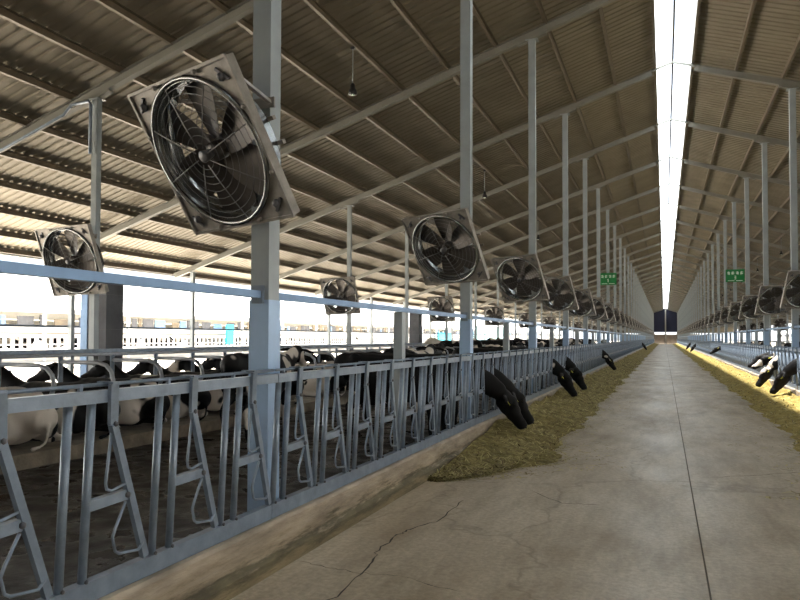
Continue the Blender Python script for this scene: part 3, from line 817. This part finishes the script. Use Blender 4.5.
# ------------------------------------------------------------------ feed
def ridge(x, y): return mnoise.noise(Vector((x, y, 0)))
def feed(sd):
    s = SGN[sd]; xk = PX[sd] - s * 0.29; m = M['feedL'] if sd == 'left' else M['feedR']; b = MB()
    ya = 8.0 if sd == 'left' else 8.5
    def width(y):
        w0 = 1.15 if sd == 'left' else 1.2
        w0 *= 1 + 0.28 * ridge(y * .45, 3 + s) + .15 * ridge(y * 1.7, 9)
        if sd == 'left': w0 *= min(1, max(0.02, (y - 8.0) / 1.8)) ** .6
        return w0
    def hgt(u, y):
        base = (0.36 if sd == 'left' else .33) * (1 - u) ** 1.15 * (0.85 + .5 * ridge(y * .7, 5)) * (min(1, max(.05, (y - 8) / 3.5)) if sd == 'left' else 1)
        return max(0.004, base) 
    NX = 18; vs = []; fs = []; ys = []; y = ya
    while y < YE - 2:
        ys.append(y); y += 0.07 if y < 25 else (0.2 if y < 60 else 1.0)
    for y in ys:
        W_ = width(y)
        for i in range(NX + 1):
            u = i / NX; x = xk - s * u * W_ * (1 + .06 * ridge(y * 6, u * 3))
            z = hgt(u, y)
            if 0 < i < NX: z += .045 * (ridge(x * 7, y * 7)) * (1 - u * .6) + .02 * ridge(x * 23, y * 23)
            if i == NX: z = -0.01
            vs.append((x, y, max(z, .003) if i < NX else -.01))
    n = NX + 1
    for j in range(len(ys) - 1):
        for i in range(NX):
            f = (j * n + i, (j + 1) * n + i, (j + 1) * n + i + 1, j * n + i + 1); fs.append(f if s < 0 else f[::-1])
    fs.append(tuple(range(n)))
    b.add(vs, fs, m, True)
    # loose stalks in and around the heap
    random.seed(21 if s < 0 else 22)
    cols = [M['st1'], M['st2'], M['st3']]
    N = 9000 if sd == 'left' else 5000
    for q in range(N):
        y = ya + (random.random() ** 2.2) * 45; W_ = width(y); u = random.random() ** .8 * 1.08 if random.random() < .90 else random.uniform(1, 1.7)
        x = xk - s * u * W_; z = (hgt(min(u, 1), y) if u < 1 else 0) + random.uniform(.006, .03)
        if u >= 1: z = .004
        a = random.uniform(0, PI); L = random.uniform(.02, .07); t = random.uniform(-.5, .5) if u < 1 else 0; wd = random.uniform(.003, .006) * (1 + y / 25)
        d = Vector((math.cos(a) * L, math.sin(a) * L, t * L)); p_ = Vector((x, y, z)); r_ = Vector((-math.sin(a), math.cos(a), 0)) * wd
        b.add([p_ - d - r_, p_ - d + r_, p_ + d + r_, p_ + d - r_], [(0, 3, 2, 1)], random.choice(cols))
    o = b.build('silage_feed')
    tag(o, 'loose %s silage heaped along the %s kerb' % ('olive-brown' if s < 0 else 'golden-yellow', sd), 'feed', kind='stuff')
M['st1'] = mat('stalk_pale', (0.52, 0.43, 0.18), 0.8); M['st2'] = mat('stalk_green', (0.28, 0.23, 0.08), 0.8); M['st3'] = mat('stalk_brown', (0.17, 0.12, 0.045), 0.8)
feed('left'); feed('right')

# ------------------------------------------------------------------ cows
def sweep(b, pts, n=16, sub=6):
    """pts: (x,y,z, r_side, r_up); smooth ellipse sweep with rounded ends"""
    P = [Vector(p[:3]) for p in pts]; Rr = [(p[3], p[4]) for p in pts]
    def cr(a, b_, c, d, t):
        return 0.5 * ((2 * b_) + (c - a) * t + (2 * a - 5 * b_ + 4 * c - d) * t * t + (-a + 3 * b_ - 3 * c + d) * t ** 3)
    L = []
    k = len(P)
    for i in range(k - 1):
        a, b_, c, d = P[max(i - 1, 0)], P[i], P[i + 1], P[min(i + 2, k - 1)]
        for j in range(sub):
            t = j / sub
            r0 = Rr[i][0] + (Rr[i + 1][0] - Rr[i][0]) * (t * t * (3 - 2 * t)); r1 = Rr[i][1] + (Rr[i + 1][1] - Rr[i][1]) * (t * t * (3 - 2 * t))
            L.append((cr(a, b_, c, d, t), r0, r1))
    L.append((P[-1], *Rr[-1]))
    # round ends
    def cap(Lp, Ln, rev):
        p, r0, r1 = Lp; d = (p - Ln[0]).normalized(); rm = min(r0, r1); res = []
        for a in (30, 55, 75, 88): a = math.radians(a); res.append((p + d * rm * math.sin(a), r0 * math.cos(a), r1 * math.cos(a)))
        return res
    L = cap(L[0], L[1], 1)[::-1] + L + cap(L[-1], L[-2], 0)
    vs = []; m = len(L); prev = None
    for i, (p, r0, r1) in enumerate(L):
        d = (L[min(i + 1, m - 1)][0] - L[max(i - 1, 0)][0]).normalized()
        side = Vector((0, 1, 0)) if prev is None else prev
        side = (side - d * side.dot(d))
        side.normalize(); prev = side; up = d.cross(side)
        for j in range(n):
            t = 2 * PI * j / n; vs.append(p + side * math.cos(t) * r0 + up * math.sin(t) * r1)
    fs = [(i * n + j, i * n + (j + 1) % n, (i + 1) * n + (j + 1) % n, (i + 1) * n + j) for i in range(m - 1) for j in range(n)]
    fs += [tuple(range(n))[::-1], tuple((m - 1) * n + j for j in range(n))]
    b.add(vs, fs, M['cow'], True)
def remesh(b, vox, sm=4, name='cow_body', m=None):
    o = b.build('tmp'); 
    md = o.modifiers.new('r', 'REMESH'); md.mode = 'VOXEL'; md.voxel_size = vox; md.use_smooth_shade = True
    ms = o.modifiers.new('s', 'SMOOTH'); ms.factor = 0.5; ms.iterations = sm
    dg = bpy.context.evaluated_depsgraph_get(); ev = o.evaluated_get(dg)
    me = bpy.data.meshes.new_from_object(ev); me.name = name
    me.materials.clear(); me.materials.append(m or M['cow'])
    for p in me.polygons: p.use_smooth = True; p.material_index = 0
    bpy.data.objects.remove(o, do_unlink=True); return me

def leg_front(b, x, y, pose='stand', dy=0):
    sweep(b, [(x - .02, y * .8, 1.0, .11, .17), (x - .04, y, .78, .085, .12), (x - .02, y, .60, .06, .075), (x, y, .42, .052, .058), (x - .01, y, .30, .036, .04), (x, y, .14, .038, .042), (x + .03, y, .07, .048, .055), (x + .05, y, .045, .055, .065)])
def leg_hind(b, x, y):
    sweep(b, [(x + .02, y * .7, 1.12, .15, .24), (x + .08, y, .92, .13, .20), (x + .12, y * 1.05, .76, .09, .13), (x - .04, y, .60, .055, .08), (x - .14, y, .50, .045, .062), (x - .11, y, .34, .036, .042), (x - .07, y, .15, .040, .046), (x - .04, y, .07, .05, .058), (x - .01, y, .045, .055, .065)])
def head(b, P, D, U, s=1.0):
    """P poll position, D unit direction poll->muzzle, U unit 'forehead' normal"""
    P = Vector(P); D = Vector(D).normalized(); U = Vector(U); U = (U - D * U.dot(D)).normalized(); S = D.cross(U)
    def q(d, u, y=0): v = P + D * d * s + U * u * s + S * y * s; return (v.x, v.y, v.z)
    def eb(c, r):
        mx = Matrix((S, D, U)).transposed(); b.ball(c, tuple(k * s for k in r), M['cow'], 14, mx)
    eb(q(.02, -.01), (.115, .10, .10)); eb(q(.14, .0), (.112, .13, .115)); eb(q(.26, -.02), (.085, .13, .105))
    eb(q(.38, -.03), (.070, .12, .085)); eb(q(.48, -.03), (.084, .09, .082)); eb(q(.53, -.03), (.086, .055, .078)); eb(q(.42, -.075), (.06, .12, .05))
    eb(q(.18, -.10), (.075, .13, .075)); eb(q(.30, -.10), (.055, .12, .05)); eb(q(.10, -.09), (.09, .1, .09))
    eb(q(.15, .055, .075), (.035, .045, .03)); eb(q(.15, .055, -.075), (.035, .045, .03))
    for e in (-1, 1):
        for i in range(6):
            t = i / 5; w_ = .03 + .045 * math.sin(PI * t)
            eb(q(.0 + .03 * t, -.005 - .035 * t, e * (.11 + .23 * t)), (.034, w_ + .004, .020))
    d = {}
    d['eye'] = [q(.165, .035, .098), q(.165, .035, -.098)]; d['tag'] = [q(.05, -.045, .27), q(.05, -.045, -.27)]
    d['nos'] = [q(.575, .0, .035), q(.575, .0, -.035)]; d['S'] = S; d['D'] = D; d['U'] = U
    return d
def extras(d, tags=True):
    out_ = []
    for e in d['eye']: b = MB(); b.ball(e, .020, M['eye'], 8); out_.append(('eye', b.mesh('eye')))
    b = MB(); 
    for e in d['nos']: b = MB(); b.ball(e, .013, M['eye'], 8); out_.append(('nostril', b.mesh('nostril')))
    if tags:
        for t in d['tag']:
            b = MB(); mx = Matrix((d['S'], d['D'], d['U'])).transposed(); t = Vector(t) + d['U'] * .03 + d['D'] * .02
            b.box(t, (.065, .075, .006), M['tag'], mx); b.tube([t, t - d['U'] * .03], .006, M['tag'], 6); out_.append(('ear_tag', b.mesh('ear_tag')))
    return out_
def trunk(b, dz=0):
    sweep(b, [(-1.02, 0, 1.26 + dz, .20, .20), (-.86, 0, 1.20 + dz, .27, .28), (-.60, 0, 1.10 + dz, .33, .36), (-.25, 0, 1.03 + dz, .37, .41), (.10, 0, 1.03 + dz, .36, .41), (.40, 0, 1.07 + dz, .30, .38), (.62, 0, 1.10 + dz, .21, .31), (.74, 0, 1.10 + dz, .15, .24)], 20)
    b.ball((-.80, .17, 1.36 + dz), (.10, .07, .09), M['cow'], 10); b.ball((-.80, -.17, 1.36 + dz), (.10, .07, .09), M['cow'], 10)
    b.ball((-1.06, 0, 1.38 + dz), (.09, .05, .07), M['cow'], 10)
def tail(b, base, dz=0):
    x = base[0]; z = base[2]
    sweep(b, [(x, 0, z, .035, .04), (x - .10, 0, z - .10, .028, .03), (x - .13, .01, z - .45, .022, .024), (x - .12, .02, z - .80, .024, .026), (x - .12, .02, z - .92, .04, .045), (x - .12, .02, z - 1.05, .02, .02)], 8)
def cow_stand(neck='up', lean=0.0, vox=.024):
    b = MB(); trunk(b)
    for e in (-1, 1): leg_front(b, .50 + (.06 * e), .17 * e); leg_hind(b, -.82 - .07 * e, .17 * e)
    tail(b, (-1.10, 0, 1.38))
    b.ball((-.55, 0, .68), (.20, .17, .14), M['cow'], 12)
    if neck == 'up':
        sweep(b, [(.50, 0, 1.16, .20, .30), (.80, 0, 1.24, .13, .22), (1.02, 0, 1.36, .10, .16), (1.16, 0, 1.44, .09, .12)])
        d = head(b, (1.20, 0, 1.50), (.80, .12, -.55), (.5, 0, .8))
    elif neck == 'side':
        sweep(b, [(.50, 0, 1.14, .20, .30), (.80, .05, 1.18, .13, .22), (1.0, .16, 1.24, .10, .16), (1.10, .27, 1.30, .09, .12)])
        d = head(b, (1.13, .33, 1.34), (.45, .75, -.6), (.3, .4, .8))
    elif neck == 'out':   # looking out over the kerb, head hardly lowered
        sweep(b, [(.50, 0, 1.12, .20, .30), (.85, 0, 1.14, .13, .21), (1.16, 0, 1.12, .10, .165), (1.34, 0, 1.10, .09, .13)])
        d = head(b, (1.38, 0, 1.13), (.80, lean, -.62), (.6, 0, .8))
    else:   # feeding through the fence: neck over the kerb (z>.6) then down
        sweep(b, [(.50, 0, 1.12, .20, .30), (.85, lean * .04, 1.12, .14, .25), (1.14, lean * .12, 1.02, .115, .20), (1.34, lean * .24, .88, .10, .155), (1.42, lean * .30, .79, .09, .12)])
        d = head(b, (1.47, lean * .34, .79), (.46, lean * .38, -.86), (.88, lean * .3, .45), 1.1)
    me = remesh(b, vox, m=M['cowd'] if neck in ('down', 'out') else M['cow'])
    ex = extras(d, neck in ('down', 'out'))
    for e in (-1, 1):
        for x in (.50 + .06 * e + .05, -.82 - .07 * e - .01):
            h = MB(); h.tube([(x, .17 * e, 0.0), (x, .17 * e, .055)], [.066, .058], M['hoof'], 10); ex.append(('hoof', h.mesh('hoof')))
    return me, ex
def cow_lie(vox=.026):
    b = MB()
    sweep(b, [(-1.0, 0, .42, .22, .22), (-.82, 0, .45, .32, .32), (-.55, 0, .44, .40, .40), (-.2, 0, .42, .44, .40), (.15, 0, .42, .41, .40), (.42, 0, .45, .33, .38), (.66, 0, .50, .22, .30)], 20)
    b.ball((-.80, .16, .70), (.11, .08, .08), M['cow'], 10); b.ball((-.80, -.10, .72), (.11, .08, .08), M['cow'], 10)
    sweep(b, [(.45, 0, .52, .20, .28), (.75, .02, .66, .13, .2), (.95, .05, .84, .10, .15), (1.05, .07, .95, .09, .12)])
    d = head(b, (1.08, .08, 1.0), (.80, .25, -.45), (.45, 0, .85))
    sweep(b, [(.50, .22, .30, .12, .16), (.78, .26, .16, .07, .09), (.86, .24, .07, .055, .06), (.62, .20, .06, .045, .05), (.48, .18, .06, .05, .055)])
    sweep(b, [(.50, -.22, .30, .12, .16), (.80, -.24, .14, .07, .09), (.88, -.22, .07, .055, .06), (.64, -.20, .06, .045, .05), (.50, -.20, .06, .05, .055)])
    sweep(b, [(-.70, .26, .34, .20, .26), (-.40, .42, .26, .14, .18), (-.24, .47, .14, .08, .10), (-.45, .50, .07, .055, .06), (-.66, .50, .06, .05, .05)])
    sweep(b, [(-.75, -.30, .28, .18, .2), (-.45, -.42, .18, .12, .14), (-.3, -.46, .1, .07, .08), (-.5, -.48, .07, .05, .06), (-.7, -.48, .06, .05, .05)])
    sweep(b, [(-1.08, 0, .55, .035, .04), (-1.2, .05, .35, .028, .03), (-1.22, .12, .12, .024, .025), (-1.15, .25, .05, .035, .035)], 8)
    return remesh(b, vox), extras(d, False)
COW = {'up': cow_stand('up'), 'side': cow_stand('side'), 'down': cow_stand('down', 0.0, .02), 'lean': cow_stand('down', 0.7, .02), 'leanr': cow_stand('down', -0.5, .02), 'lie': cow_lie(), 'out': cow_stand('out', .25, .02)}
for k_ in ('lean', 'leanr', 'down', 'out'):                     # the same poses with a more broken black and white coat
    m_ = COW[k_][0].copy(); m_.materials[0] = M['cowp']; COW['pied_' + k_] = (m_, COW[k_][1])
def place_cow(kind, x, y, z, rz, lb, grp, det=True, sc_=1.0, dark=False):
    me, ex = COW[kind]; o = link('cow', me); o.location = (x, y, z); o.rotation_euler = (0, 0, rz); o.scale = sc_ if isinstance(sc_, tuple) else (sc_,) * 3
    if det:
        for n, m in ex: link(n, m, o)
    tag(o, lb, 'cow', grp); return o
gE = {'left': 'cows feeding through the left fence', 'right': 'cows feeding through the right fence'}
# feeding cows on the left, head through the lock opening centred at post + .75k + .86 (between locking bar bottom and the next upright)
def slot(yp, k): return yp + LP_ * k + .36
EL = [(Y0 + 6, 0, 'lean', 'black cow feeding through the left fence, nearest of all, with yellow ear tags'),
      (Y0 + 6, 1, 'lean', 'black cow with head stretched out low beside the nearest feeding cow on the left'),
      (Y0 + 12, 2, 'down', 'black cow feeding through the left fence, nearer of the middle pair'),
      (Y0 + 12, 6, 'leanr', 'black cow feeding through the left fence, farther of the middle pair'),
      (Y0 + 24, 7, 'pied_lean', 'black and white cow feeding through the left fence, fifth from the viewer'),
      (Y0 + 90, 0, 'down', 'small distant black cow feeding through the far left fence')]
for yp, k, kd, lb in EL:
    place_cow(kd, -4.12, slot(yp, k), 0.0, 0, lb, gE['left'], yp < 50, (1.12, .88, 1.0))
ER = [(Y0 + 12, 6, 'leanr', 'black cow feeding at the right photo edge, head low on the golden feed'),
      (Y0 + 18, 2, 'pied_down', 'black and white cow with head through the right fence, first of the nearest pair'),
      (Y0 + 18, 3, 'pied_out', 'black and white cow with head through the right fence, second of the nearest pair'),
      (Y0 + 18, 5, 'out', 'black cow close behind the nearest pair at the right fence'),
      (Y0 + 42, 1, 'pied_out', 'black and white cow looking out alone at the middle of the right fence'),
      (Y0 + 78, 2, 'down', 'small distant cow, nearer of two at the far right fence'),
      (Y0 + 96, 0, 'down', 'small distant cow, farther of two at the far right fence')]
for yp, k, kd, lb in ER:
    place_cow(kd, 4.67, slot(yp, k), 0.0, PI, lb, gE['right'], yp < 50, (1.12, .88, 1.0))
# cows standing in the left alley behind the fence
random.seed(77)
ST = [(-6.6, 10.6, 1.6, 'up'), (-5.0, 14.1, 1.62, 'up'), (-6.3, 16.9, 1.55, 'side'), (-6.7, 20.3, 1.6, 'up'), (-5.1, 24.6, 1.5, 'up'), (-6.3, 27.2, 1.6, 'side'), (-5.2, 30.4, 1.55, 'up'), (-6.7, 34.2, 1.6, 'up'),
      (-5.3, 38.0, 1.6, 'up'), (-5.8, 42.0, 1.55, 'side'), (-5.3, 46.5, 1.6, 'up'), (-6.0, 51.0, 1.6, 'up'), (-5.4, 56.0, 1.5, 'up'), (-5.8, 62.0, 1.6, 'up'), (-5.4, 68.0, 1.5, 'up'), (-5.8, 74.0, 1.6, 'up')]
for i, (x, y, r, kd) in enumerate(ST):
    place_cow(kd, x, y, 0, r, 'black and white cow standing in the left alley behind the fence, %s of that line' % ORD[i], 'cows standing in the left alley', y < 35)
# cows lying or standing in the left stalls, rump to the alley
i = 0; j = 0; y = 5.3 + .575
NAMES = []
while y < 88:
    j += 1
    if random.random() < .86 or y < 14:
        stand = (random.random() < .22 and y > 24)
        kd = 'up' if stand else 'lie'
        o = place_cow(kd, -8.86 if not stand else -8.75, y + random.uniform(-.03, .03), .2, PI + random.uniform(-.03, .03), None, None, y < 20, 0.97 if stand else 1.0)
        pose = 'standing' if stand else 'lying'
        if i < 13: lb = 'black and white cow %s in the left stalls, %s cow from the viewer' % (pose, ORD[i])
        else: lb = 'small cow %s in the packed far run of left stalls' % pose
        tag(o, lb, 'cow', 'cows %s in the left stalls' % pose); i += 1
    y += 1.15
# cows beyond the right fence
for i in range(12):
    y = 22 + i * 4.3 + random.uniform(-.8, .8); kd = random.choice(['up', 'side', 'up'])
    place_cow(kd, 7.2 + random.uniform(-.4, .3), y, 0, random.uniform(1.3, 1.9), 'black and white cow standing in the right alley behind the fence, %s of that line' % ORD[i], 'cows standing in the right alley', False)
# cows in the neighbouring barn across the yard
for i in range(56):
    y = 8 + i * 2.6 + random.uniform(-.5, .5)
    place_cow('up', -42.0 + random.uniform(-.3, .2), y, .25, random.uniform(-.3, .3), 'tiny sunlit cow standing in the pale barn across the left yard', 'cows in the barn across the left yard', False, 1.0)
